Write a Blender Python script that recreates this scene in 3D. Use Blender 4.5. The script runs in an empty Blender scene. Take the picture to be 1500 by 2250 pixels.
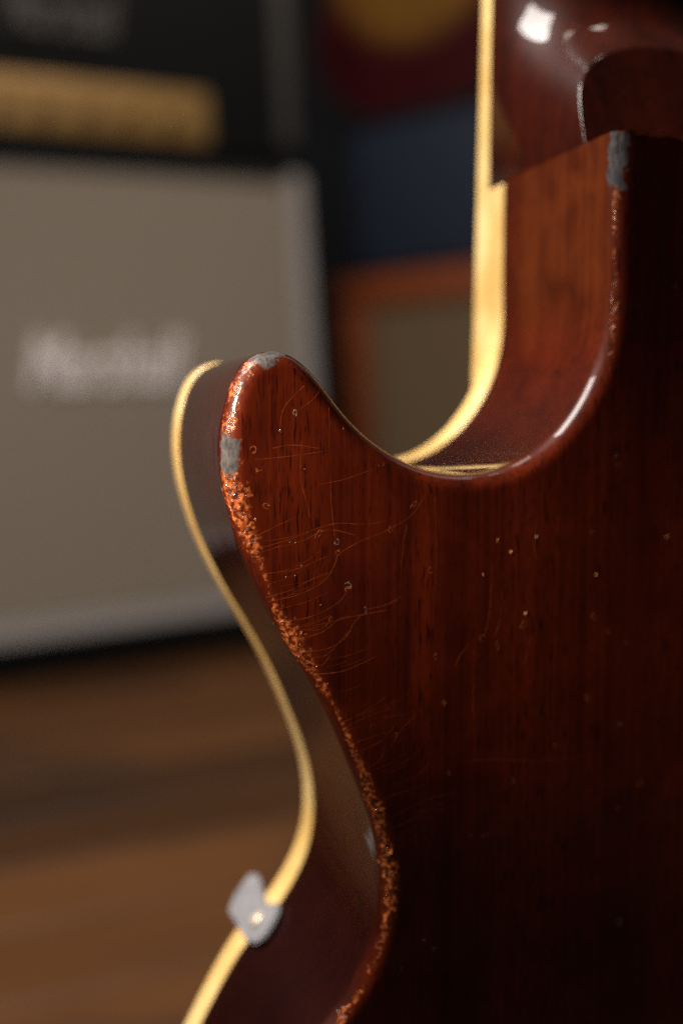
import bpy, bmesh, math, random
import numpy as np
from mathutils import Vector, Matrix
from mathutils.geometry import tessellate_polygon
random.seed(7); rng = np.random.default_rng(7)
sc = bpy.context.scene
COL = sc.collection

# ------------------------------------------------------------------ camera
F = 2200.0            # focal length in pixels of the 1500 x 2250 photograph
D = 0.158972          # distance of the lens from the plane of the guitar's back
H = 0.33              # height of the lens above the floor
phi = math.atan(205 / F); yaw = math.atan(756 / F * math.cos(phi))
ROLL = 0.0505         # the guitar leans sideways in the room and the camera leans with it
FWD = np.array([math.sin(yaw) * math.cos(phi), math.cos(yaw) * math.cos(phi), -math.sin(phi)])
RGT = np.array([math.cos(yaw), -math.sin(yaw), 0.0]); UPV = np.cross(RGT, FWD)
CAM = np.array([0.0, -D, H])
FH = np.array([math.sin(yaw), math.cos(yaw), 0.0])          # horizontal viewing direction
def P(u, v, y=0.0):
    """world point in the plane Y = y"""
    d = FWD + RGT * (u - 750) / F + UPV * (1125 - v) / F
    return CAM + d * (y - CAM[1]) / d[1]
def room(lat, dep, z=0.0):
    """world point from metres to the side / ahead of the viewer"""
    p = RGT * lat + FH * dep
    return Vector((p[0], p[1] - D, z))
G = Matrix.Translation(Vector(CAM)) @ Matrix.Rotation(ROLL, 4, Vector(FWD)) @ Matrix.Translation(-Vector(CAM))
G3 = np.array(G.to_3x3()); RGTR = G3 @ RGT; UPVR = G3 @ UPV
def room_ray(u, v): return FWD + RGTR * (u - 750) / F + UPVR * (1125 - v) / F
def depth(p): return float((np.asarray(p) - CAM) @ FWD)

cam = bpy.data.cameras.new('camera'); camo = bpy.data.objects.new('camera', cam); COL.objects.link(camo)
camo.matrix_world = G @ Matrix((
    (RGT[0], UPV[0], -FWD[0], CAM[0]), (RGT[1], UPV[1], -FWD[1], CAM[1]),
    (RGT[2], UPV[2], -FWD[2], CAM[2]), (0, 0, 0, 1)))
cam.sensor_fit = 'VERTICAL'; cam.sensor_height = 36.0; cam.lens = F / 2250 * 36
cam.clip_start = 0.01; cam.clip_end = 50
cam.dof.use_dof = True
cam.dof.focus_distance = depth(P(600, 1180, 0.001))
cam.dof.aperture_fstop = 4.7
cam.dof.aperture_blades = 9
sc.camera = camo

# ------------------------------------------------------------------ light
world = bpy.data.worlds.new('World'); sc.world = world; world.use_nodes = True
bg = world.node_tree.nodes['Background']
bg.inputs['Color'].default_value = (0.9, 0.95, 1.0, 1); bg.inputs['Strength'].default_value = 0.012

def area_light(name, loc, target, sx, sy, power, color):
    l = bpy.data.lights.new(name, 'AREA'); l.shape = 'RECTANGLE'; l.size = sx; l.size_y = sy
    l.energy = power; l.color = color
    o = bpy.data.objects.new(name, l); COL.objects.link(o); o.location = loc
    o.rotation_euler = (Vector(target) - Vector(loc)).to_track_quat('-Z', 'Y').to_euler()
    return o
def spot_light(name, loc, target, power, color, angle, blend, radius):
    l = bpy.data.lights.new(name, 'SPOT'); l.energy = power; l.color = color
    l.spot_size = math.radians(angle); l.spot_blend = blend; l.shadow_soft_size = radius
    o = bpy.data.objects.new(name, l); COL.objects.link(o); o.location = loc
    o.rotation_euler = (Vector(target) - Vector(loc)).to_track_quat('-Z', 'Y').to_euler()
    return o
KT = Vector((0.10, 0.0, 0.34))
area_light('key_window', KT + 0.75 * Vector((-0.54, 0.085, 0.83)), KT, 0.36, 0.38, 17.0, (1.0, 0.95, 0.88))
area_light('room_lamp', (0.4, 0.5, 2.2), (0.5, 1.4, 0.4), 0.7, 0.7, 16.0, (1.0, 0.86, 0.72))
spot_light('added_horn_spot', (-0.072, -0.044, 0.378), (0.024, 0.0, 0.330), 2.8, (1.0, 0.83, 0.65), 36, 1.0, 0.010)  # unseen spot, added to brighten the horn and fall off across the back

sc.view_settings.view_transform = 'Standard'; sc.view_settings.look = 'None'
sc.view_settings.exposure = 0.0; sc.view_settings.gamma = 1.0
sc.view_settings.use_curve_mapping = False
sc.render.engine = 'CYCLES'
sc.cycles.use_denoising = False
sc.cycles.max_bounces = 8
sc.cycles.sample_clamp_indirect = 4.0

# ------------------------------------------------------------------ material helpers
class NT:
    def __init__(s, name):
        s.m = bpy.data.materials.new(name); s.m.use_nodes = True
        s.t = s.m.node_tree; s.b = s.t.nodes['Principled BSDF']; s.out = s.t.nodes['Material Output']
        s._co = None
    def n(s, kind, **kw):
        x = s.t.nodes.new(kind)
        for k, v in kw.items(): setattr(x, k, v)
        return x
    def l(s, a, b): s.t.links.new(a, b)
    def set(s, sock, v):
        if hasattr(v, 'is_output'): s.l(v, sock)
        else: sock.default_value = v
    def obj(s, scale=(1, 1, 1), loc=(0, 0, 0)):
        if s._co is None: s._co = s.n('ShaderNodeTexCoord')
        mp = s.n('ShaderNodeMapping'); s.l(s._co.outputs['Object'], mp.inputs['Vector'])
        mp.inputs['Scale'].default_value = scale; mp.inputs['Location'].default_value = loc
        return mp.outputs[0]
    def noise(s, vec, scale, detail=3, rough=0.55, dist=0.0):
        x = s.n('ShaderNodeTexNoise'); s.l(vec, x.inputs['Vector'])
        x.inputs['Scale'].default_value = scale; x.inputs['Detail'].default_value = detail
        x.inputs['Roughness'].default_value = rough; x.inputs['Distortion'].default_value = dist
        return x.outputs[0]
    def math(s, op, a, b=0.0, c=0.0, clamp=False):
        x = s.n('ShaderNodeMath', operation=op, use_clamp=clamp)
        s.set(x.inputs[0], a); s.set(x.inputs[1], b); s.set(x.inputs[2], c)
        return x.outputs[0]
    def rng(s, v, a, b, c=0.0, d=1.0, smooth=True):
        x = s.n('ShaderNodeMapRange', interpolation_type='SMOOTHSTEP' if smooth else 'LINEAR')
        s.set(x.inputs['Value'], v)
        for k, q in zip(('From Min', 'From Max', 'To Min', 'To Max'), (a, b, c, d)): x.inputs[k].default_value = q
        return x.outputs[0]
    def mix(s, f, a, b):
        x = s.n('ShaderNodeMix', data_type='RGBA'); s.set(x.inputs[0], f)
        s.set(x.inputs[6], a if hasattr(a, 'is_output') else (*a, 1)); s.set(x.inputs[7], b if hasattr(b, 'is_output') else (*b, 1))
        return x.outputs[2]
    def attr(s, name):
        x = s.n('ShaderNodeAttribute', attribute_name=name); return x.outputs['Fac']
    def bump(s, h, strength, dist, normal=None):
        x = s.n('ShaderNodeBump'); s.set(x.inputs['Strength'], strength); x.inputs['Distance'].default_value = dist
        s.l(h, x.inputs['Height'])
        if normal is not None: s.l(normal, x.inputs['Normal'])
        return x.outputs[0]
    def p(s, **kw):
        names = dict(color='Base Color', rough='Roughness', metal='Metallic', coat='Coat Weight', crough='Coat Roughness',
                     spec='Specular IOR Level', ior='IOR', normal='Normal', cnormal='Coat Normal', cior='Coat IOR', sheen='Sheen Weight', trans='Transmission Weight', sss='Subsurface Weight')
        for k, v in kw.items():
            sock = s.b.inputs[names[k]]
            if k == 'color' and not hasattr(v, 'is_output'): v = (*v, 1)
            s.set(sock, v)
        return s.m

def mat_plain(name, col, rough=0.6, var=0.25, scale=60, **kw):
    m = NT(name); n = m.noise(m.obj(), scale, 4)
    c = m.mix(m.rng(n, .3, .7), tuple(x * (1 - var) for x in col), tuple(min(1, x * (1 + var)) for x in col))
    return m.p(color=c, rough=rough, **kw)

def mat_mahogany(name, worn=True, tint=1.0):
    """dark cherry lacquer over mahogany; grain runs along Z, small dark pores, wear from the attributes wear / bare"""
    m = NT(name)
    warp = m.obj((1, 1, 1))
    streak = m.noise(m.obj((900, 900, 9)), 1.0, 5, .62, .4)
    band = m.noise(m.obj((95, 95, 2.2)), 1.0, 3, .5, .6)
    fig = m.noise(m.obj((85, 85, 60), (3, 1, 7)), 1.0, 3, .5, 1.2)
    pore = m.noise(m.obj((3400, 3400, 300), (5, 2, 9)), 1.0, 2, .5)
    pore2 = m.noise(m.obj((2300, 2300, 190), (1, 8, 3)), 1.0, 2, .5)
    g = m.math('ADD', m.math('MULTIPLY', m.rng(streak, .2, .8), .42), m.math('ADD', m.math('MULTIPLY', m.rng(band, .3, .7), .32), m.math('MULTIPLY', m.rng(fig, .3, .7), .25)))
    col = m.mix(g, tuple(tint * x for x in (.014, .0012, .0006)), tuple(tint * x for x in (.105, .0120, .0021)))
    pm = m.math('MAXIMUM', m.math('MULTIPLY', m.rng(pore, .58, .68), .8), m.math('MULTIPLY', m.rng(pore2, .57, .64), m.rng(band, .38, .58)))
    col = m.mix(m.math('MULTIPLY', pm, .85), col, (.008, .0010, .0007))
    if worn:
        st = m.attr('stain_shade'); col = m.mix(m.math('MINIMUM', st, 1.0), (.006, .0007, .0006), col)  # low values paint shade into the colour of the sides
        am = m.mix(m.rng(m.math('ADD', m.math('MULTIPLY', fig, .5), m.math('MULTIPLY', streak, .5)), .34, .66), (.042, .0060, .0014), (.098, .0185, .0036))
        col = m.mix(m.math('SUBTRACT', st, 1.0, clamp=True), col, am)
    ripple = m.noise(m.obj(), 130, 2, .5)
    nrm = m.bump(ripple, .05, .0010)
    if not worn:
        return m.p(color=col, rough=.45, spec=.08, cior=1.28, coat=1.0, crough=.035, normal=nrm, cnormal=nrm)
    wn = m.noise(m.obj(), 1000, 5, .65, .6)
    wn2 = m.noise(m.obj(), 330, 3, .6)
    wear = m.attr('wear'); bare = m.attr('bare')
    wm = m.rng(m.math('ADD', m.math('MULTIPLY', wear, 1.1), m.math('ADD', m.math('MULTIPLY', m.math('SUBTRACT', wn, .5), 1.9), m.math('MULTIPLY', m.math('SUBTRACT', wn2, .5), 1.6))), .47, .84)
    wm = m.math('MULTIPLY', wm, m.rng(wear, .02, .2))
    halo = m.rng(wear, .05, .9)
    bm_ = m.rng(m.math('ADD', bare, m.math('ADD', m.math('MULTIPLY', m.math('SUBTRACT', wn2, .5), 2.2), m.math('MULTIPLY', m.math('SUBTRACT', wn, .5), 1.0))), 0.0, .18)
    vor = m.n('ShaderNodeTexVoronoi', feature='F1'); m.l(m.obj(), vor.inputs['Vector']); vor.inputs['Scale'].default_value = 850
    vor.inputs['Randomness'].default_value = 1
    cvar = m.noise(m.obj((1, 1, 1), (4, 4, 4)), 1250, 4)
    wcol = m.mix(m.rng(cvar, .40, .66), (.050, .0075, .0022), (.36, .092, .023))
    col = m.mix(m.math('MULTIPLY', halo, .35), col, (.080, .011, .003))
    col = m.mix(wm, col, wcol)
    gn = m.noise(m.obj((1500, 1500, 700), (9, 9, 9)), 1.0, 4, .65)
    bcol = m.mix(m.rng(gn, .32, .7), (.024, .021, .021), (.072, .065, .065))
    col = m.mix(bm_, col, bcol)
    ww = m.math('MULTIPLY', wm, m.math('SUBTRACT', 1.0, bm_))
    n2 = m.bump(vor.outputs['Distance'], m.math('MULTIPLY', ww, .6), .0005, nrm)
    n2 = m.bump(wn, m.math('MULTIPLY', ww, .5), .0005, n2)
    n2 = m.bump(gn, m.math('MULTIPLY', bm_, .25), .0002, n2)
    n2 = m.bump(bm_, -.7, .00025, n2)
    coat = m.math('SUBTRACT', 1.0, m.math('MULTIPLY', bm_, .93))
    cr = m.math('ADD', m.math('MULTIPLY', wm, .10), .035)
    return m.p(color=col, rough=m.math('ADD', .42, m.math('MULTIPLY', bm_, .2)), spec=.10, coat=coat, cior=1.28, crough=cr, normal=n2, cnormal=n2)

M = {}
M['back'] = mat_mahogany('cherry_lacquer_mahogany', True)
M['neck'] = mat_mahogany('cherry_lacquer_neck', False, .55)
m = NT('aged_cream_binding'); n = m.noise(m.obj((55, 55, 55)), 1, 4, .6); gr = m.noise(m.obj((1, 1, 1), (2, 5, 1)), 420, 4, .65)
c = m.mix(m.rng(n, .3, .7), (.66, .40, .12), (.84, .60, .26)); c = m.mix(m.math('MULTIPLY', m.rng(gr, .56, .72), .45), c, (.30, .15, .05))
M['binding'] = m.p(color=c, rough=m.rng(gr, .3, .7, .3, .5), coat=.6, crough=.12, normal=m.bump(gr, .15, .0004))
m = NT('scratch_line'); n = m.noise(m.obj(), 420, 3); n2 = m.noise(m.obj(), 90, 2)
c = m.mix(m.rng(n, .3, .7), (.18, .027, .006), (.32, .065, .015)); m.p(color=c, rough=.4, spec=.3)
tr = m.n('ShaderNodeBsdfTransparent'); mx = m.n('ShaderNodeMixShader')
m.l(m.math('MULTIPLY', m.rng(n, .20, .50, .5, 1.0), m.rng(n2, .25, .60, .45, .95)), mx.inputs[0]); m.l(tr.outputs[0], mx.inputs[1]); m.l(m.b.outputs[0], mx.inputs[2])
m.l(mx.outputs[0], m.out.inputs['Surface']); M['scratch'] = m.m
m = NT('chipped_lacquer'); n = m.noise(m.obj(), 1800, 3)
M['chip'] = m.p(color=m.mix(m.rng(n, .3, .7), (.08, .014, .004), (.28, .075, .020)), rough=.3, coat=1.0, crough=.06, normal=m.bump(n, .5, .0003))
m = NT('pale_chip'); n = m.noise(m.obj(), 1800, 3)
M['palechip'] = m.p(color=m.mix(m.rng(n, .3, .7), (.09, .06, .05), (.28, .21, .18)), rough=.35, coat=.5, normal=m.bump(n, .5, .0003))
M['dust'] = mat_plain('dust', (.36, .17, .065), .8)
m = NT('nickel_bracket'); n = m.noise(m.obj(), 300, 3)
M['bracket'] = m.p(color=m.mix(n, (.17, .165, .175), (.25, .24, .25)), metal=.2, rough=m.rng(n, .3, .7, .42, .6))
M['screw'] = mat_plain('screw_head', (.50, .41, .31), .4, .1, 200, metal=.3)
M['maple'] = mat_plain('maple_top', (.35, .15, .03), .35, .3, 30, coat=1.0)
M['rosewood'] = mat_plain('rosewood', (.035, .018, .012), .5, .4, 80)
M['fret'] = mat_plain('fret_wire', (.6, .58, .52), .3, .1, 50, metal=1.0)

# ------------------------------------------------------------------ object helpers
def link(name, me, mat, parent=None, smooth=True):
    o = bpy.data.objects.new(name, me); COL.objects.link(o)
    if mat is not None: me.materials.append(mat)
    if smooth:
        for p in me.polygons: p.use_smooth = True
    if parent is not None: o.parent = parent
    return o
def mesh(name, V, Fc, mat, parent=None, smooth=False):
    me = bpy.data.meshes.new(name); me.from_pydata([tuple(map(float, v)) for v in V], [], Fc); me.update()
    return link(name, me, mat, parent, smooth)
def bm_obj(name, bm, mat, parent=None, smooth=False):
    me = bpy.data.meshes.new(name); bm.normal_update(); bm.to_mesh(me); bm.free()
    return link(name, me, mat, parent, smooth)
def box_bm(bm, lo, hi, bev=0.0, seg=2):
    r = bmesh.ops.create_cube(bm, size=1.0)
    vs = r['verts']
    for v in vs:
        v.co = Vector([(lo[i] + hi[i]) / 2 + v.co[i] * (hi[i] - lo[i]) for i in range(3)])
    if bev > 0:
        es = list({e for v in vs for e in v.link_edges})
        bmesh.ops.bevel(bm, geom=es, offset=bev, segments=seg, affect='EDGES', profile=.5)
def box(name, lo, hi, mat, parent=None, bev=0.0, seg=2):
    bm = bmesh.new(); box_bm(bm, lo, hi, bev, seg); return bm_obj(name, bm, mat, parent, bev > 0)
def thing(name, label, cat, loc=(0, 0, 0), rotz=0.0, group=None):
    o = bpy.data.objects.new(name, None); COL.objects.link(o); o.location = loc; o.rotation_euler = (0, 0, rotz)
    o['label'] = label; o['category'] = cat
    if group: o['group'] = group
    return o

# ================================================================== setting
floor = box('floor', (-1.2, -0.6, -0.05), (3.2, 2.9, -0.022), mat_plain('subfloor', (.03, .02, .015), .9), None)
floor['kind'] = 'structure'
wallm = mat_plain('navy_wall', (.013, .017, .025), .8, .15, 8)
w = box('back_wall', (-1.2, 2.80, -0.022), (3.2, 2.9, 2.4), wallm); w['kind'] = 'structure'
m = NT('oak_floor_board'); oi = m.n('ShaderNodeObjectInfo')
grain = m.noise(m.obj((3, 45, 45)), 1.0, 5, .6, .5); blot = m.noise(m.obj((2.4, 6, 6)), 1.0, 3)
g = m.math('ADD', m.math('MULTIPLY', m.rng(grain, .3, .7), .3), m.math('MULTIPLY', oi.outputs['Random'], .7))
c = m.mix(g, (.026, .0102, .0038), (.128, .050, .0150)); c = m.mix(m.rng(blot, .45, .68), c, (.024, .013, .009))
M['board'] = m.p(color=c, rough=m.rng(grain, .3, .7, .45, .6), spec=.22, normal=m.bump(grain, .15, .001))
bmesh_board = {}
bw, bl = 0.098, 1.15
bm = bmesh.new(); box_bm(bm, (0, 0, -.022), (bl - .0015, bw - .0015, 0), .0015, 1)
bme = bpy.data.meshes.new('floor_board'); bm.to_mesh(bme); bm.free(); bme.materials.append(M['board'])
k = 0
for j in range(33):
    y0 = -0.45 + j * bw; off = random.uniform(0, bl)
    for i in range(4):
        x0 = -1.15 + i * bl - off
        if x0 > 2.9 or x0 + bl < -1.1: continue
        o = bpy.data.objects.new('floor_board', bme); COL.objects.link(o); o.parent = floor
        o.location = (x0, y0, random.uniform(-.0004, .0004)); k += 1

# ================================================================== the guitar
R = 0.0033       # roundover of the back edge
T = 0.0500       # thickness of the rim
TB = 0.0423      # where the binding begins
ZT = float(P(1325, 293, R)[2])       # end of the body at the neck joint
XW = float(P(1325, 560, R)[0])       # cutaway wall beside the neck
NW = 0.0507      # neck width
XC = XW + NW / 2

guitar = thing('electric_guitar', 'worn dark cherry electric guitar with cream binding, seen from behind', 'guitar')
GO = Vector((XC, 0, 0)); guitar.matrix_world = G @ Matrix.Translation(GO)
def gl(o):       # children are written in world coordinates; parent sits at the base
    o.parent = guitar; o.matrix_parent_inverse = Matrix.Translation(-GO); return o

vis = [(1325, 420), (1326, 500), (1326, 580), (1325, 650), (1320, 715), (1308, 775), (1290, 828), (1264, 880), (1230, 930), (1188, 974),
       (1134, 1012), (1075, 1034), (1010, 1043), (945, 1036), (890, 1018), (845, 993), (802, 962), (768, 930), (738, 894), (712, 858), (684, 820),
       (655, 789), (625, 771), (590, 764), (556, 773), (528, 796), (508, 832), (492, 882), (482, 940), (480, 1000), (487, 1070), (503, 1140),
       (525, 1208), (550, 1270), (580, 1332), (613, 1392), (651, 1455), (690, 1522), (728, 1596), (764, 1682), (795, 1760), (817, 1830),
       (828, 1900), (830, 1960), (822, 2030), (804, 2085), (778, 2140), (729, 2219), (657, 2303), (582, 2430)]
pv = [(P(u, v, R)[0], P(u, v, R)[2]) for u, v in vis]
for i in range(4): pv[i] = (XW, pv[i][1]) if i < 3 else pv[i]
head = [(XW, ZT + .06), (XW, ZT + .03), (XW, ZT + .01)]
XR = 2 * XC
tail = [(.022, .174), (.000, .145), (-.010, .105), (-.003, .066), (.022, .032), (.066, .009), (XC, .0008), (XR - .066, .009), (XR - .022, .032), (XR + .003, .066),
        (XR + .010, .105), (XR, .145), (XR - .022, .180), (XR - .048, .215), (XR - .058, .245), (XR - .050, .275), (XR - .040, .300), (XR - .042, .328),
        (XR - .062, .352), (XR - .090, .364), (XC + NW / 2 + .014, ZT - .014), (XC + NW / 2 + .004, ZT - .008), (XC + NW / 2, ZT + .003), (XC + NW / 2, ZT + .03), (XC + NW / 2, ZT + .06)]
ctrl = np.array(head + pv + tail)
def catmull(pts, n=24):
    out = []
    N = len(pts)
    for i in range(N - 1):
        p0 = pts[max(i - 1, 0)]; p1 = pts[i]; p2 = pts[i + 1]; p3 = pts[min(i + 2, N - 1)]
        d = [max(np.linalg.norm(b - a), 1e-6) ** .5 for a, b in ((p0, p1), (p1, p2), (p2, p3))]
        m1 = (p2 - p1) if i == 0 else (p2 - p1) + d[1] * ((p1 - p0) / d[0] - (p2 - p0) / (d[0] + d[1]))
        m2 = (p2 - p1) if i == N - 2 else (p2 - p1) + d[1] * ((p3 - p2) / d[2] - (p3 - p1) / (d[1] + d[2]))
        for t in np.linspace(0, 1, n, endpoint=False):
            out.append((2 * t**3 - 3 * t**2 + 1) * p1 + (t**3 - 2 * t**2 + t) * m1 + (-2 * t**3 + 3 * t**2) * p2 + (t**3 - t**2) * m2)
    out.append(pts[-1]); return np.array(out)
den = catmull(ctrl)
seg = np.linalg.norm(np.diff(den, axis=0), axis=1); S = np.r_[0, np.cumsum(seg)]
i_vis0 = 0; s_vis1 = S[(len(head) + len(pv) - 1) * 24]
fine = np.arange(0, s_vis1, .0003)
coarse = np.arange(s_vis1, S[-1], .0025)
ss = np.r_[fine, coarse, S[-1]]
# even, lightly smoothed curve
fs = np.arange(0, S[-1], .0003)
fx = np.interp(fs, S, den[:, 0]); fz = np.interp(fs, S, den[:, 1])
kr = np.exp(-.5 * (np.arange(-24, 25) / 10.0) ** 2); kr /= kr.sum()
pad = lambda a: np.r_[2 * a[0] - a[24:0:-1], a, 2 * a[-1] - a[-2:-26:-1]]
fx = np.convolve(pad(fx), kr, 'valid'); fz = np.convolve(pad(fz), kr, 'valid')
tx = np.gradient(fx, fs); tz = np.gradient(fz, fs); tl = np.hypot(tx, tz); tx /= tl; tz /= tl
OX = np.interp(ss, fs, fx); OZ = np.interp(ss, fs, fz)
NX = -np.interp(ss, fs, tz); NZ = np.interp(ss, fs, tx)          # inward normal
nl = np.hypot(NX, NZ); NX /= nl; NZ /= nl
NS = len(ss)
def s_near(u, v, y=R):
    p = P(u, v, y); i = int(np.argmin((OX - p[0]) ** 2 + (OZ - p[2]) ** 2)); return ss[i]

# rings from the binding round to the flat of the back: (depth y, inset, t)
rings = [(y, 0.0, -(y - R)) for y in np.linspace(TB, R, 24)]
NR = 18
for a in np.linspace(0, math.pi / 2, NR + 1)[1:]:
    rings.append((R - R * math.sin(a), R - R * math.cos(a), R * a))
t0 = R * math.pi / 2
for q in (.0004, .0008, .0012, .0016, .002, .0025): rings.append((0.0, R + q, t0 + q))
# wear along the edge: (u, v, centre across in mm, half width in mm, strength)
W = [(1325, 300, 3.6, 1.5, .85), (1325, 420, 3.6, 1.3, .75), (1326, 500, 3.4, 1.0, .62), (1326, 600, 3.4, .9, .55), (1320, 715, 3.8, 1.2, .55), (1308, 775, 4.8, 1.3, .50), (1285, 840, 5.0, .8, .10),
     (1188, 974, 4, 1, 0), (845, 993, 4, 1, 0), (640, 780, 4, 1.5, .15), (600, 765, 3.2, 2.6, .5), (556, 773, 3.0, 2.6, .8), (524, 803, 2.6, 2.4, .75), (506, 838, 2.6, 2.6, .85), (492, 882, 3.2, 2.6, .5),
     (484, 930, 3.2, 2.6, .62), (480, 985, 3.2, 3.3, .75), (481, 1030, 3.6, 3.6, .95), (490, 1085, 3.8, 3.4, 1.0), (503, 1140, 4.2, 3.0, 1.0), (520, 1195, 4.8, 2.4, .95), (537, 1240, 5.0, 1.2, .65),
     (565, 1300, 4.8, .9, .55), (592, 1352, 3.9, 2.0, .8), (613, 1392, 3.6, 3.0, 1.0), (640, 1437, 3.8, 2.8, 1.0), (668, 1484, 4.4, 1.3, .85), (700, 1540, 4.6, 1.0, .72), (728, 1596, 4.6, .9, .66), (764, 1682, 4.4, 1.1, .75),
     (796, 1760, 3.9, 2.2, 1.0), (817, 1830, 4.0, 1.8, .9), (828, 1900, 4.2, 2.4, .95), (830, 1960, 4.2, 2.0, .9), (822, 2030, 4, 1.4, .75), (804, 2085, 4, 1.0, .6), (770, 2155, 4, 1.0, .6), (735, 2210, 4, 1.6, .85), (690, 2270, 4, 1.5, .6), (610, 2430, 4, 1, 0)]
ws = np.array([s_near(u, v) for u, v, *_ in W]); od = np.argsort(ws); ws = ws[od]
WA = np.array([w_[2:] for w_ in W])[od]
w_tc = np.interp(ss, ws, WA[:, 0]) * .73e-3; w_hw = np.interp(ss, ws, WA[:, 1]) * .73e-3; w_st = np.interp(ss, ws, WA[:, 2], left=.8, right=0)
# bare grey patches: centre s, half length, centre t, half width
B = [(s_near(572, 767), .0036, .0023, .0022), (s_near(480, 1000), .0037, .0024, .0022), (s_near(1325, 346), .0056, .0026, .0021)]
def fields(s, t):
    wv = w_st * np.exp(-(((t - w_tc) / w_hw) ** 2) * .8)
    bv = np.full_like(s, -1.0)
    for s0, a, tc, b in B:
        bv = np.maximum(bv, 1 - (np.abs((s - s0) / a) ** 2.4 + np.abs((t - tc) / b) ** 2.4) ** (1 / 2.4))
    return wv, np.maximum(bv, -1)
V = []; WV = []; BV = []; SV = []
# side tone: thin brown finish in the cutaway; elsewhere shade painted into the colour
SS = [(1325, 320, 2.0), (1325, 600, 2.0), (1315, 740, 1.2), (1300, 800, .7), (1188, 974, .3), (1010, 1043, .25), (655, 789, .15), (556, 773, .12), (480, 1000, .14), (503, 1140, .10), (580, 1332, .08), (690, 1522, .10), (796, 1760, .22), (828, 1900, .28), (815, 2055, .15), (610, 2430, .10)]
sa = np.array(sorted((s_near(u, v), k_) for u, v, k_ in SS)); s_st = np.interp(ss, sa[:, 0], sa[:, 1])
for y, ins, t in rings:
    V.append(np.c_[OX + NX * ins, np.full(NS, y), OZ + NZ * ins])
    a, b = fields(ss, t); WV.append(a); BV.append(b)
    k_ = np.clip((t + .0004) / (R * 1.2), 0, 1); sb = np.where(s_st > 1, s_st * (.45 + .55 * min(1, max(0, (TB + (R * 0) - (R - t) if t < 0 else TB) / .010))), s_st)  # cutaway wall darkens towards the binding: fading reflection painted in
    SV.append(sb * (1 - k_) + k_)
nr = len(rings)
Vf = np.concatenate(V); WVf = np.concatenate(WV); BVf = np.concatenate(BV); SVf = np.concatenate(SV)
Fc = []
for j in range(nr - 1):
    a = np.arange(NS - 1) + j * NS
    Fc.append(np.c_[a, a + NS, a + NS + 1, a + 1])
Fc = np.concatenate(Fc).tolist()
inner = V[-1]; base = (nr - 1) * NS
for tri in tessellate_polygon([[Vector((p[0], p[2], 0)) for p in inner]]):
    Fc.append([base + int(q) for q in tri])
for j in range(nr - 1): Fc.append([NS - 1 + j * NS, (j + 1) * NS + NS - 1, (j + 1) * NS, j * NS])
me = bpy.data.meshes.new('body'); me.from_pydata(Vf.tolist(), [], Fc)
for nm, arr in (('wear', WVf), ('bare', BVf), ('stain_shade', SVf)):
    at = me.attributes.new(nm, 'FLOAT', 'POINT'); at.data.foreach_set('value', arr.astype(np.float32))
bm = bmesh.new(); bm.from_mesh(me)
bmesh.ops.recalc_face_normals(bm, faces=bm.faces)
g = bmesh.ops.bisect_plane(bm, geom=bm.verts[:] + bm.edges[:] + bm.faces[:], dist=1e-6, plane_co=(0, 0, ZT), plane_no=(0, 0, 1), clear_outer=True)
cut = [e for e in g['geom_cut'] if isinstance(e, bmesh.types.BMEdge)]
bm.to_mesh(me); bm.free()
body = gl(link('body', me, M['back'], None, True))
# the end of the body at the neck joint
mesh_end = gl(box('joint_face', (XW + .0008, .001, ZT - .004), (XW + NW - .0008, T - .001, ZT - .0002), M['neck'], None, 0))

# top and binding
def sweep(name, prof, mat, closed_prof=False, step=1, zcut=None):
    idx = np.arange(0, NS, step)
    V = []; Fc = []
    for y, ins in prof: V += [(OX[i] + NX[i] * ins, y, OZ[i] + NZ[i] * ins) for i in idx]
    n = len(idx); m_ = len(prof)
    for j in range(m_ - 1 + (1 if closed_prof else 0)):
        j2 = (j + 1) % m_
        for i in range(n - 1): Fc.append((j * n + i, j2 * n + i, j2 * n + i + 1, j * n + i + 1))
    me = bpy.data.meshes.new(name); me.from_pydata(V, [], Fc)
    bm = bmesh.new(); bm.from_mesh(me); bmesh.ops.recalc_face_normals(bm, faces=bm.faces)
    if zcut: bmesh.ops.bisect_plane(bm, geom=bm.verts[:] + bm.edges[:] + bm.faces[:], dist=1e-6, plane_co=(0, 0, zcut), plane_no=(0, 0, 1), clear_outer=True)
    bmesh.ops.holes_fill(bm, edges=[e for e in bm.edges if e.is_boundary], sides=40)
    bm.to_mesh(me); bm.free()
    return gl(link(name, me, mat, None, True))
pr = [(TB - .0001, .0010), (TB, -.0001), (TB + .0003, -.00025)]
pr += [(y, -.00025) for y in np.linspace(TB + .001, T - .0013, 5)]
pr += [(T - .0006, -.0001), (T - .0002, .0003), (T, .0010), (T, .0020)]
sweep('body_binding', pr, M['binding'], True, 2, ZT - .0006)
top_in = [Vector((OX[i] + NX[i] * .0021, OZ[i] + NZ[i] * .0021, 0)) for i in range(0, NS, 6)]
top_in = [Vector((p.x, min(p.y, ZT), 0)) for p in top_in]
gl(mesh('top', [(p.x, T - .0002, p.y) for p in top_in], [tuple(int(q) for q in t) for t in tessellate_polygon([top_in])], M['maple']))

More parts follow.
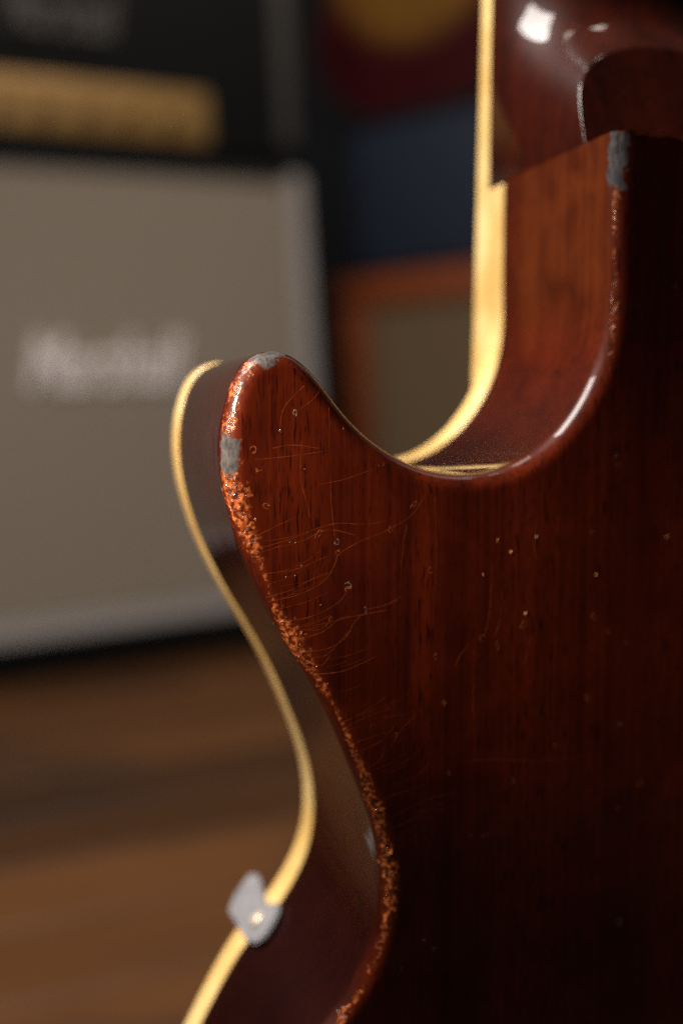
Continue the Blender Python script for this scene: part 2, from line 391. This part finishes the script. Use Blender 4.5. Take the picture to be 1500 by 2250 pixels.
# neck: rounded section with a flat heel facet
def sstep(a, b, x):
    q = min(1, max(0, (x - a) / (b - a))); return q * q * (3 - 2 * q)
YF = 0.0498           # underside of the fretboard
HY = 0.0106           # heel facet, leaning back by FS
FS = .38
V = []; zs = np.r_[np.arange(ZT - .006, ZT + .08, .0005), np.linspace(ZT + .085, .86, 30)]
NA = 121
def nhw(z): return NW / 2 - .0075 * max(0, (z - ZT - .03) / .41)
for z in zs:
    q = sstep(ZT - .003, ZT + .039, z)
    yb = -.003 * (1 - q) + .0300 * q + .004 * sstep(ZT + .04, ZT + .2, z)
    pw = 8.0 * (1 - q) ** 2 + 2.3 * (1 - (1 - q) ** 2)
    hw = nhw(z)
    row = []
    for a in np.linspace(0, math.pi, NA):
        cx, cy = math.cos(a), math.sin(a)
        x = XC - hw * math.copysign(abs(cx) ** (2 / pw), cx)
        y = YF - (YF - yb) * abs(cy) ** (2 / pw)
        row.append((x, max(y, HY + (z - ZT) * FS), z))
    V += row
Fc = [(j * NA + i, j * NA + i + 1, (j + 1) * NA + i + 1, (j + 1) * NA + i) for j in range(len(zs) - 1) for i in range(NA - 1)]
Fc += [(j * NA, (j + 1) * NA, (j + 1) * NA + NA - 1, j * NA + NA - 1) for j in range(len(zs) - 1)]
me = bpy.data.meshes.new('neck'); me.from_pydata(V, [], Fc)
bm = bmesh.new(); bm.from_mesh(me); bmesh.ops.recalc_face_normals(bm, faces=bm.faces); bm.to_mesh(me); bm.free()
gl(link('neck', me, M['neck'], None, True))
# fretboard with its own binding, frets, headstock
def taper(name, x0, x1, y0, y1, mat, z0=.30, z1=.86):
    V = []
    for z in (z0, z1):
        f = lambda x: XC + (x - XC) * (nhw(z) / (NW / 2))
        V += [(f(x0), y0, z), (f(x1), y0, z), (f(x1), y1, z), (f(x0), y1, z)]
    return gl(mesh(name, V, [(0, 1, 2, 3), (7, 6, 5, 4), (0, 4, 5, 1), (1, 5, 6, 2), (2, 6, 7, 3), (3, 7, 4, 0)], mat))
YT = .0570
fb = taper('fretboard', XW + .0016, XW + NW - .0016, YF + .0003, YT, M['rosewood'], .30, .86)
taper('neck_binding', XW - .0003, XW + .0015, YF, YT, M['binding'], .30, .86)
taper('neck_binding', XW + NW - .0015, XW + NW + .0003, YF, YT, M['binding'], .30, .86)
scale_l = .628
for i in range(1, 21):
    z = .86 - (scale_l - scale_l / 2 ** (i / 12))
    gl(box('fret', (XW + .003, YT, z - .001), (XW + NW - .003, YT + .001, z + .001), M['fret'], None))
bm = bmesh.new()
hp = [(-.018, .858), (.018, .858), (.040, .885), (.036, 1.03), (.015, 1.045), (0, 1.035), (-.015, 1.045), (-.036, 1.03), (-.040, .885)]
fv = [bm.verts.new((XC + a, .040, b)) for a, b in hp]; f0 = bm.faces.new(fv)
ex = bmesh.ops.extrude_face_region(bm, geom=[f0])
for v in [e for e in ex['geom'] if isinstance(e, bmesh.types.BMVert)]: v.co.y += .014
bmesh.ops.recalc_face_normals(bm, faces=bm.faces)
gl(bm_obj('headstock', bm, M['neck']))

# pickguard bracket on the side at the waist, with its screw
pc = P(566, 2010, .047)
i = int(np.argmin((OX - pc[0]) ** 2 + (OZ - pc[2]) ** 2))
bo = np.array([OX[i], 0, OZ[i]]); bn = -np.array([NX[i], 0, NZ[i]]); bt = np.array([bn[2], 0, -bn[0]])
def wall_pt(u, v, off=.0006):      # point on the local side wall
    d = FWD + RGT * (u - 750) / F + UPV * (1125 - v) / F
    o = bo + bn * off; s_ = ((o - CAM) @ bn) / (d @ bn); return CAM + d * s_
poly = [(572, 1926), (580, 1948), (584, 1970), (590, 1992), (606, 1988), (620, 1990), (618, 2010), (606, 2038), (588, 2066), (566, 2080), (548, 2070), (534, 2048), (508, 2006), (522, 1972), (540, 1946), (556, 1924)]
bm = bmesh.new(); fv = [bm.verts.new(wall_pt(u, v)) for u, v in poly]; f0 = bm.faces.new(fv)
ex = bmesh.ops.extrude_face_region(bm, geom=[f0])
for v in [e for e in ex['geom'] if isinstance(e, bmesh.types.BMVert)]: v.co += Vector(bn * .0012)
bmesh.ops.recalc_face_normals(bm, faces=bm.faces)
bmesh.ops.bevel(bm, geom=bm.edges[:], offset=.0004, segments=2, affect='EDGES')
br = gl(bm_obj('pickguard_bracket', bm, M['bracket'], None, False)); br['label'] = 'grey metal bracket screwed over the binding at the waist'
sc_c = wall_pt(564, 2021, .0018)
bm = bmesh.new(); bmesh.ops.create_uvsphere(bm, u_segments=20, v_segments=12, radius=.0019)
q = Vector(bn).to_track_quat('Z', 'Y').to_matrix().to_4x4()
for v in bm.verts: v.co.z *= .55
sl = bmesh.new(); bmesh.ops.transform(bm, matrix=Matrix.Translation(Vector(sc_c)) @ q, verts=bm.verts); sl.free()
so = bm_obj('screw', bm, M['screw'], br, True)

# ---- scratches in the lacquer: thin ribbons lying on the back
scr = [
 [(583, 1313, .25), (640, 1296, .2), (690, 1270, .2), (722, 1258, .15)],
 [(590, 1322, .2), (660, 1305, .25), (716, 1272, .28), (735, 1240, .3), (742, 1218, .3)],
 [(575, 1262, .2), (650, 1250, .22), (720, 1222, .15)],
 [(600, 1342, .2), (680, 1320, .2), (722, 1300, .15)],
 [(618, 1368, .2), (690, 1352, .25), (745, 1322, .2), (762, 1300, .25)],
 [(640, 1386, .2), (700, 1365, .2), (725, 1352, .15)],
 [(652, 1383, .2), (705, 1382, .25), (728, 1362, .25)],
 [(660, 1402, .2), (705, 1390, .2), (745, 1362, .22), (790, 1352, .25), (850, 1340, .2)],
 [(668, 1432, .2), (720, 1425, .25), (760, 1400, .25), (776, 1370, .25), (792, 1353, .2)],
 [(680, 1446, .25), (715, 1440, .25), (746, 1410, .25), (768, 1385, .2)],
 [(690, 1458, .2), (706, 1462, .2), (725, 1440, .25)],
 [(694, 1482, .3), (750, 1475, .25), (800, 1455, .2), (826, 1442, .15)],
 [(745, 1590, .25), (790, 1570, .25), (848, 1530, .15)],
 [(750, 1602, .2), (800, 1578, .25), (860, 1556, .15)],
 [(775, 1634, .2), (830, 1615, .25), (850, 1608, .15)],
 [(790, 1650, .25), (840, 1625, .2), (868, 1590, .15)],
 [(800, 1695, .2), (835, 1668, .25), (845, 1640, .2)],
 [(860, 1820, .3), (905, 1800, .25), (950, 1775, .15)], [(862, 1795, .25), (930, 1760, .25), (1000, 1740, .15)],
 [(850, 1750, .25), (900, 1735, .2), (940, 1718, .15)], [(872, 1862, .25), (920, 1835, .2)], [(870, 1845, .3), (910, 1815, .2)],
 [(615, 940, .18), (622, 900, .22), (645, 870, .22), (668, 848, .25), (664, 850, .15)],
 [(640, 912, .12), (690, 875, .18), (700, 860, .12)],
 [(722, 895, .2), (724, 940, .2), (722, 985, .12)], [(664, 970, .12), (660, 1010, .2), (662, 1060, .2), (678, 1120, .22), (680, 1135, .15)],
 [(726, 1040, .12), (727, 1100, .2), (735, 1180, .18)],
 [(684, 1165, .18), (740, 1150, .2), (800, 1152, .2), (850, 1145, .15)],
 [(600, 1205, .12), (660, 1190, .2), (720, 1165, .2), (780, 1175, .15)], [(563, 1206, .18), (620, 1190, .22), (680, 1168, .18)],
 [(745, 1215, .25), (790, 1190, .2), (840, 1170, .2), (905, 1130, .18), (935, 1085, .15)],
 [(800, 1340, .15), (860, 1325, .25), (880, 1310, .15)], [(830, 1335, .15), (870, 1318, .2)],
 [(893, 1155, .15), (885, 1200, .2), (880, 1270, .12)], [(955, 1090, .12), (958, 1200, .2), (956, 1300, .12)],
 [(1000, 1465, .3), (1010, 1440, .3), (1030, 1415, .15)], [(1065, 1395, .3), (1075, 1340, .25), (1080, 1240, .15)],
 [(1085, 1400, .3), (1098, 1360, .25), (1102, 1260, .12)], [(1150, 1460, .25), (1158, 1430, .25), (1165, 1400, .12)],
 [(1178, 1230, .2), (1172, 1190, .25), (1178, 1140, .12)], [(1040, 1420, .15), (1038, 1500, .2), (1042, 1650, .12)],
 [(1015, 1675, .15), (1080, 1668, .25), (1180, 1672, .2), (1290, 1660, .1)],
 [(905, 1720, .2), (930, 1690, .25), (945, 1675, .2)], [(860, 1640, .2), (880, 1605, .25), (915, 1570, .15)],
 [(598, 985, .2), (640, 978, .2), (700, 985, .12)], [(560, 1010, .12), (640, 1002, .18), (720, 990, .12)], [(520, 1205, .12), (560, 1180, .2), (640, 1140, .12)],
 [(700, 1065, .1), (760, 1052, .18), (820, 1030, .1)],
]
for k in range(34):      # very fine hairlines fanning away from the worn edge
    i0 = random.choice([(590, 1330), (640, 1400), (690, 1470), (750, 1600), (800, 1720), (850, 1810), (560, 1230)])
    u = i0[0] + random.uniform(0, 60); v = i0[1] + random.uniform(-40, 60); L = random.uniform(40, 130); an = random.uniform(.15, .55)
    scr.append([(u, v, .08), (u + L * .5, v - L * .5 * an * .7, .13), (u + L, v - L * an, .06)])
V = []; Fc = []
for line in scr:
    pts = np.array([P(u, v, 0)[[0, 2]] for u, v, w_ in line]); wd = np.array([w_ for *_, w_ in line]) * .00017
    d = catmull(pts, 10); wi = np.interp(np.linspace(0, 1, len(d)), np.linspace(0, 1, len(wd)), wd)
    tg = np.gradient(d, axis=0); tg /= np.linalg.norm(tg, axis=1)[:, None] + 1e-12
    b0 = len(V)
    for (x, z), (a, b), w_ in zip(d, tg, wi):
        w_ *= random.uniform(.6, 1.3)
        V += [(x - b * w_, -.00003, z + a * w_), (x + b * w_, -.00003, z - a * w_)]
    for i in range(len(d) - 1): Fc.append((b0 + 2 * i, b0 + 2 * i + 1, b0 + 2 * i + 3, b0 + 2 * i + 2))
xl = np.linspace(XW + R + .0005, XW + NW, 60); b0 = len(V)
for x in xl: V += [(x, -.00003, ZT - .0007 * random.uniform(.6, 1.3)), (x, -.00003, ZT - .00002)]
for i in range(59): Fc.append((b0 + 2 * i, b0 + 2 * i + 1, b0 + 2 * i + 3, b0 + 2 * i + 2))
o = gl(mesh('lacquer_scratches', V, Fc, M['scratch'])); o['kind'] = 'stuff'

# ---- chips and dings: shallow irregular craters with a raised lip
def chip(u, v, a, b, rot, mat, h=.00007):
    p = P(u, v, 0); n_ = 13; V = []; Fc = []
    rr = [random.uniform(.75, 1.2) for _ in range(n_)]
    lips = ((1.12, -.00002), (1.0, -h * .5), (.86, -.00003), (.30, -.00002))
    for s_, y in lips:
        for i in range(n_):
            an = 2 * math.pi * i / n_; x, z = a * s_ * rr[i] * math.cos(an), b * s_ * rr[i] * math.sin(an)
            V.append((p[0] + x * math.cos(rot) - z * math.sin(rot), y * random.uniform(.7, 1.3), p[2] + x * math.sin(rot) + z * math.cos(rot)))
    k0 = random.randrange(n_); gap = random.choice((2, 3, 4))
    for i in range(n_ - gap):
        i0, i1 = (k0 + i) % n_, (k0 + i + 1) % n_
        for k_ in range(2): Fc.append((k_ * n_ + i0, k_ * n_ + i1, (k_ + 1) * n_ + i1, (k_ + 1) * n_ + i0))
    for i in range(random.choice((0, 2, 4))):      # a sliver of the floor of the chip catches the light
        i0, i1 = (k0 + i) % n_, (k0 + i + 1) % n_; Fc.append((2 * n_ + i0, 2 * n_ + i1, 3 * n_ + i1, 3 * n_ + i0))
    return gl(mesh('lacquer_chip', V, Fc, mat))
MM = .001
for u, v, a, b, r_, mt in [
    (648, 907, .55, .95, .1, 'palechip'), (616, 948, .4, .4, 0, 'palechip'), (740, 1191, .85, .7, .3, 'palechip'), (744, 1214, 1.0, .7, .4, 'chip'), (700, 1174, 1.5, .65, .9, 'chip'),
    (764, 1287, 1.0, .9, 0, 'palechip'), (765, 1294, 1.1, .6, .1, 'chip'), (727, 1361, .6, .8, .2, 'chip'), (803, 1341, .35, .9, .2, 'palechip'), (586, 1112, 1.1, .7, -.4, 'chip'), (570, 1030, 1.2, .7, .7, 'chip'),
    (555, 990, 1.1, .9, .8, 'chip'), (838, 1020, .9, .5, .2, 'chip'), (908, 1110, 1.2, .5, .9, 'chip'), (858, 1163, .6, 1.0, 0, 'chip'), (945, 1253, .5, .9, .3, 'chip'), (1060, 1403, 1.0, 1.2, .4, 'chip'),
    (1092, 1420, .6, 1.4, .2, 'chip'), (1095, 1187, .9, .7, .6, 'chip'), (1178, 1180, .5, .6, 0, 'palechip'), (1150, 1372, .8, 1.4, -.5, 'chip'), (975, 1545, .5, .9, -.3, 'chip'), (955, 1445, .6, 1.0, -.3, 'chip'),
    (1222, 1640, .6, 1.1, .5, 'chip'), (1126, 1716, .6, 1.0, 0, 'chip'), (1408, 1720, 1.6, .9, .3, 'chip'), (1290, 1530, .8, 1.3, 0, 'chip'), (1358, 1020, .9, .7, 0, 'chip'), (1352, 1000, .7, .6, 0, 'palechip'),
    (1278, 935, .8, .6, 0, 'chip'), (1484, 630, .8, .9, 0, 'chip'), (1450, 292, 1.1, .8, 0, 'chip'), (1370, 527, .7, .7, 0, 'chip'), (1465, 1180, .9, .9, 0, 'chip'), (1300, 1170, .6, .6, 0, 'chip'), (1303, 1355, .9, 1.2, .2, 'chip'),
    (1335, 1385, .6, 1.1, .2, 'chip'), (1360, 1590, .7, .6, 0, 'palechip'), (1375, 1410, .7, .6, 0, 'chip'), (1065, 1838, .9, .8, 0, 'chip'), (1035, 1835, .6, .6, 0, 'chip'), (1360, 2025, .9, .9, 0, 'palechip'),
    (932, 2065, .5, .5, 0, 'palechip'), (952, 2085, .4, .4, 0, 'palechip'), (880, 2128, .5, .5, 0, 'chip'), (1356, 1778, .7, .6, 0, 'chip'), (985, 1700, .9, .6, .6, 'chip'), (869, 1615, .4, .8, -.4, 'chip'), (790, 1630, .4, .4, 0, 'chip'),
    (820, 1595, .7, .5, .3, 'chip')]:
    chip(u, v, a * MM * .6, b * MM * .6, r_, M[mt])
for u, v, r_ in [(1122, 1213, .55), (1154, 1348, .6), (1178, 1180, .35), (1061, 1263, .32), (1093, 1186, .28), (1309, 1263, .4),
                 (662, 1243, .16), (648, 1265, .16), (628, 1268, .16), (704, 1329, .16), (659, 1416, .2), (720, 1502, .16), (637, 1191, .18), (649, 1192, .18), (754, 942, .14), (669, 1031, .14), (1464, 1179, .35)]:
    p = P(u, v, 0); bm = bmesh.new(); bmesh.ops.create_icosphere(bm, subdivisions=1, radius=r_ * MM * .6)
    for v_ in bm.verts: v_.co = Vector((p[0] + v_.co.x * random.uniform(.8, 1.2), v_.co.y * .5 - .00005, p[2] + v_.co.z))
    gl(bm_obj('dust_speck', bm, M['dust'], None, True))

# ---- shell-shaped breaks in the lacquer along the worn edge
V = []; Fc = []
prob = w_st ** 4 * w_hw; prob = prob * (ss < s_vis1) * (OZ < ZT - .012); prob /= prob.sum()
def surf(i, t):
    if t < t0: a = max(t, 0) / R; y, ins = R - R * math.sin(a), R - R * math.cos(a); ny, ni = -math.sin(a), -math.cos(a)
    else: y, ins, ny, ni = 0.0, R + t - t0, -1.0, 0.0
    n_ = np.array([NX[i] * ni, ny, NZ[i] * ni]); return np.array([OX[i] + NX[i] * ins, y, OZ[i] + NZ[i] * ins]), n_
for i in rng.choice(NS, 60, p=prob):
    t = w_tc[i] + rng.normal(0, .55) * w_hw[i]
    if t < .0003: continue
    if any(abs(ss[i] - s0) < a_ * 1.05 and abs(t - tc) < b_ * 1.1 for s0, a_, tc, b_ in B): continue
    c_, n_ = surf(i, t)
    e1 = rng.normal(size=3); e1 -= n_ * (e1 @ n_); e1 /= np.linalg.norm(e1); e2 = np.cross(n_, e1)
    sz = rng.uniform(.00014, .00040) * (1.9 if rng.random() < .18 else 1.0); el = rng.uniform(.45, .9); tl = rng.normal(0, .30, 2); n8 = 9
    b0 = len(V); rr = rng.uniform(.7, 1.25, n8)
    for s_, h in ((1.0, -.02), (.86, .10), (.5, -.02)):
        for k in range(n8):
            an = 2 * math.pi * k / n8; q_, r_ = s_ * rr[k] * math.cos(an), s_ * el * rr[k] * math.sin(an)
            V.append(c_ + (e1 * q_ + e2 * r_) * sz + n_ * (sz * (h * rng.uniform(.5, 1.4) + tl[0] * q_ * .5 + tl[1] * r_ * .5) + .00003))
    V.append(c_ + n_ * sz * .05)
    for r0 in (0, 1):
        for k in range(n8): Fc.append((b0 + r0 * n8 + k, b0 + r0 * n8 + (k + 1) % n8, b0 + (r0 + 1) * n8 + (k + 1) % n8, b0 + (r0 + 1) * n8 + k))
    for k in range(n8): Fc.append((b0 + 2 * n8 + k, b0 + 2 * n8 + (k + 1) % n8, b0 + 3 * n8))
m = NT('lacquer_flake'); n = m.noise(m.obj(), 2500, 2)
M['flake'] = m.p(color=m.mix(m.rng(n, .35, .65), (.10, .016, .004), (.40, .12, .03)), rough=.25, coat=1.0, crough=.08)
o = gl(mesh('lacquer_breaks', V, Fc, M['flake'])); o['kind'] = 'stuff'

# ================================================================== amplifiers behind
def ang(v): return math.atan2(v.y, v.x)
M['tolex'] = mat_plain('black_tolex', (.006, .006, .007), .8, .3, 400, spec=.2)
m = NT('grille_cloth'); ck = m.noise(m.obj(), 900, 2); ln = m.noise(m.obj((30, 1, 30)), 1.0, 3)
M['grille'] = m.p(color=m.mix(m.rng(ck, .3, .7), (.215, .175, .138), (.32, .268, .213)), rough=.85)
M['tan'] = mat_plain('tan_grille_cloth', (.16, .105, .055), .85, .2, 500)
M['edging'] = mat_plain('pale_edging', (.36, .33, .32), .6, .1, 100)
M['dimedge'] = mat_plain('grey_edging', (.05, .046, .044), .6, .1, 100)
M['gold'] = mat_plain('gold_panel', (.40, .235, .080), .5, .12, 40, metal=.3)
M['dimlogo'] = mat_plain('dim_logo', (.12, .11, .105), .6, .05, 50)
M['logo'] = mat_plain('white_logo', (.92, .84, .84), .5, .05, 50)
M['orange'] = mat_plain('orange_tolex', (.27, .058, .011), .6, .15, 300)
M['navy'] = mat_plain('navy_tolex', (.010, .019, .044), .7, .15, 300)

pr_ = room(-.020, 1.508); pl_ = room(-.020 - .895 * .70, 1.508 - .446 * .70)
ex_ = (pr_ - pl_).normalized()
cab = thing('speaker_cabinet', 'tan grille speaker cabinet with pale edging and white script logo', 'speaker cabinet', pl_, ang(ex_))
CW = .70
def cab_world(o): o.parent = cab; return o
def prism(name, prof, x0, x1, mat, parent):   # profile in (y, z) swept along x
    n_ = len(prof); V = [(x0, a, b) for a, b in prof] + [(x1, a, b) for a, b in prof]
    Fc = [tuple(range(n_)), tuple(range(2 * n_ - 1, n_ - 1, -1))] + [(i, n_ + i, n_ + (i + 1) % n_, (i + 1) % n_) for i in range(n_)]
    bm = bmesh.new(); vs = [bm.verts.new(v) for v in V]
    for f in Fc: bm.faces.new([vs[i] for i in f])
    bmesh.ops.recalc_face_normals(bm, faces=bm.faces); bmesh.ops.bevel(bm, geom=bm.edges[:], offset=.004, segments=2, affect='EDGES')
    return bm_obj(name, bm, mat, parent)
SB = .012; ZB = .36; ZC = .704
prism('cabinet_shell', [(.012, .02), (.012, ZB), (SB + .012, ZC), (.36, ZC), (.36, .02)], 0, CW, M['tolex'], cab)
def face(z): return 0.0 if z <= ZB else SB * (z - ZB) / (ZC - ZB)
def slab(name, x0, x1, z0, z1, th, mat, parent, off=0.0):
    zs_ = [z for z in (z0, ZB, z1) if z0 <= z <= z1]
    prof = [(face(z) + off, z) for z in zs_] + [(face(z) + off + th, z) for z in reversed(zs_)]
    return prism(name, prof, x0, x1, mat, parent)
slab('grille_cloth', .030, CW - .032, .085, ZC - .024, .012, M['grille'], cab, .006)
slab('edging', CW - .032, CW - .004, .055, ZC - .014, .016, M['edging'], cab)
slab('edging', .004, .030, .055, ZC - .014, .016, M['edging'], cab)
slab('edging', .030, CW - .032, .055, .085, .016, M['edging'], cab)
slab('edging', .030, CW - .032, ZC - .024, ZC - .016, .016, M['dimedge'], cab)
for x in (.05, CW - .09):
    for y in (.05, .28): box('foot', (x, y, 0), (x + .04, y + .04, .022), M['tolex'], cab, .004)
head_ = thing('valve_amplifier', 'black amplifier head with gold control panel on the tan cabinet', 'amplifier', pl_ + Vector((0, 0, ZC)), ang(ex_))
HF = SB + .015
box('head_shell', (.004, HF, .008), (CW - .004, HF + .24, .33), M['tolex'], head_, .006)
def onplane(u, v, origin, y):     # local x, z where a sight line meets the thing's front plane
    d = room_ray(u, v)
    nrm = np.array([-ex_.y, ex_.x, 0.0]); o_ = np.array(origin) + nrm * y
    p = CAM + d * (((o_ - CAM) @ nrm) / (d @ nrm)); q_ = p - np.array(origin)
    return float(q_ @ np.array(ex_)), float(q_[2])
ho = head_.location
xa, za = onplane(455, 205, ho, HF); xb, zb = onplane(455, 318, ho, HF)
pn = box('control_panel', (.05, HF - .004, zb), (xa, HF + .002, za), M['gold'], head_, .002)
for k in range(7):
    x = xa - .06 - k * .055
    if x < .08: break
    bm = bmesh.new(); bmesh.ops.create_cone(bm, cap_ends=True, segments=20, radius1=.011, radius2=.009, depth=.014)
    bmesh.ops.transform(bm, matrix=Matrix.Translation((x, HF - .011, (za + zb) / 2)) @ Matrix.Rotation(math.pi / 2, 4, 'X'), verts=bm.verts)
    bm_obj('knob', bm, M['gold'], pn, True)
x1, _ = onplane(612, 250, ho, HF); x2, _ = onplane(672, 250, ho, HF)
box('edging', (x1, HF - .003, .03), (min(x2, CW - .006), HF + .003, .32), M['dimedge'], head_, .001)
for x in (.06, CW - .10): box('foot', (x, HF + .03, 0), (x + .03, HF + .06, .009), M['tolex'], head_, .002)
def script_logo(parent, text, x, y, z, width, height, mat, tilt=0.0):
    cu = bpy.data.curves.new('logo', 'FONT'); cu.body = text; cu.shear = .35; cu.extrude = .02; cu.offset = .012
    o = bpy.data.objects.new('logo', cu); COL.objects.link(o); bpy.context.view_layer.update()
    dg = bpy.context.evaluated_depsgraph_get(); me = bpy.data.meshes.new_from_object(o.evaluated_get(dg)); bpy.data.objects.remove(o)
    xs = [v.co.x for v in me.vertices]; ys = [v.co.y for v in me.vertices]
    for v in me.vertices:
        a = (v.co.x - min(xs)) / (max(xs) - min(xs)) * width; b = (v.co.y - min(ys)) / (max(ys) - min(ys)) * height
        v.co = Vector((x + a, y - v.co.z * .15, z + b))
    me.materials.clear(); return link('logo', me, mat, parent, False)
co_ = cab.location
xa, za = onplane(55, 862, co_, .03); xb, zb = onplane(395, 738, co_, .03)
script_logo(cab, 'Marshall', xa, face((za + zb) / 2) + .002, za, xb - xa, zb - za, M['logo'])
xa, za = onplane(10, 62, ho, HF); xb, zb = onplane(255, -30, ho, HF)
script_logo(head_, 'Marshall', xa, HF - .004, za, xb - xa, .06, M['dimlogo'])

# orange combo, navy head and a sunburst guitar
ol = room(.015, 1.911); orr = room(.015 + .87 * .6, 1.911 - .49 * .6); eo = (orr - ol).normalized(); OW = (orr - ol).length; OH = .592
oa = thing('guitar_amplifier', 'orange amplifier with tan grille cloth standing under the navy case', 'amplifier', ol, ang(eo))
bm = bmesh.new(); box_bm(bm, (0, .014, .02), (OW, .30, OH), .012)
bm_obj('amplifier_shell', bm, M['orange'], oa, True)
FT = .060
for nm, lo, hi in (('frame_rail', (0, 0, OH - FT), (OW, .013, OH - .002)), ('frame_rail', (0, 0, .02), (OW, .013, .02 + FT)), ('frame_stile', (0, 0, .02 + FT), (FT, .013, OH - FT)), ('frame_stile', (OW - FT, 0, .02 + FT), (OW, .013, OH - FT))):
    box(nm, lo, hi, M['orange'], oa, .003)
box('grille_cloth', (FT, .008, .02 + FT), (OW - FT, .0135, OH - FT), M['tan'], oa)
for x in (.04, OW - .08):
    for y in (.04, .22): box('foot', (x, y, 0), (x + .04, y + .04, .021), M['tolex'], oa, .004)
nv = thing('amplifier_case', 'dark navy case resting on top of the orange amplifier', 'case', ol + Vector((0, 0, OH)), ang(eo))
box('case_shell', (.03, .01, .004), (OW - .01, .28, .275), M['navy'], nv, .010)
box('case_lid', (.028, .006, .262), (OW - .008, .284, .285), M['tolex'], nv, .006)
box('handle', (OW / 2 - .09, .20, .285), (OW / 2 + .09, .23, .302), M['tolex'], nv, .006)
for x in (.05, OW - .06): box('foot', (x, .03, 0), (x + .03, .24, .005), M['tolex'], nv)

gs = ol + eo * .155 + Vector((0, 0, OH + .285)); yb_ = np.array([-eo.y, eo.x])
sg = thing('sunburst_guitar', 'sunburst guitar with gold centre standing on the navy case', 'guitar', (gs.x + yb_[0] * .06, gs.y + yb_[1] * .06, gs.z), ang(eo))
m = NT('sunburst_top'); tc_ = m.obj(); ln_ = m.n('ShaderNodeVectorMath', operation='LENGTH')
mp_ = m.obj((1, 0, 1), (0, 0, -.295)); m.l(mp_, ln_.inputs[0])
nn = m.noise(m.obj((80, 80, 8)), 1, 3)
c = m.mix(m.rng(ln_.outputs['Value'], .135, .195), m.mix(m.rng(nn, .3, .7), (.19, .085, .015), (.27, .125, .023)), (.050, .004, .006))
M['burst'] = m.p(color=c, rough=.3, coat=.5, crough=.1)
M['redside'] = mat_plain('dark_red_side', (.045, .005, .006), .3, .2, 20, coat=.6)
o2 = []
half = [(0, 0), (.06, .004), (.12, .022), (.17, .060), (.200, .115), (.207, .165), (.195, .22), (.160, .275), (.135, .315), (.130, .35), (.145, .40), (.150, .44), (.135, .485), (.09, .515), (.03, .525)]
cv = catmull(np.array(half), 6)
o2 = [(-a, b) for a, b in cv[::-1]][:-1] + [(a, b) for a, b in cv]
V = [(a, 0.0, b) for a, b in o2] + [(a, .10, b) for a, b in o2]; n_ = len(o2)
bm = bmesh.new(); vs = [bm.verts.new(v) for v in V]
for i in range(n_): bm.faces.new((vs[i], vs[(i + 1) % n_], vs[n_ + (i + 1) % n_], vs[n_ + i]))
bm.faces.new([vs[n_ + i] for i in range(n_)]); bmesh.ops.recalc_face_normals(bm, faces=bm.faces)
bm_obj('body', bm, M['redside'], sg, False)
bm = bmesh.new(); f0 = bm.faces.new([bm.verts.new((a, -.0005, b)) for a, b in o2]); ex2 = bmesh.ops.extrude_face_region(bm, geom=[f0])
for v in [e for e in ex2['geom'] if isinstance(e, bmesh.types.BMVert)]: v.co.y -= .004
bmesh.ops.recalc_face_normals(bm, faces=bm.faces); bm_obj('top', bm, M['burst'], sg)
box('bridge', (-.075, -.016, .30), (.075, -.0046, .33), M['rosewood'], sg, .004)
box('neck', (-.027, -.012, .40), (.027, .02, .90), M['rosewood'], sg, .006)
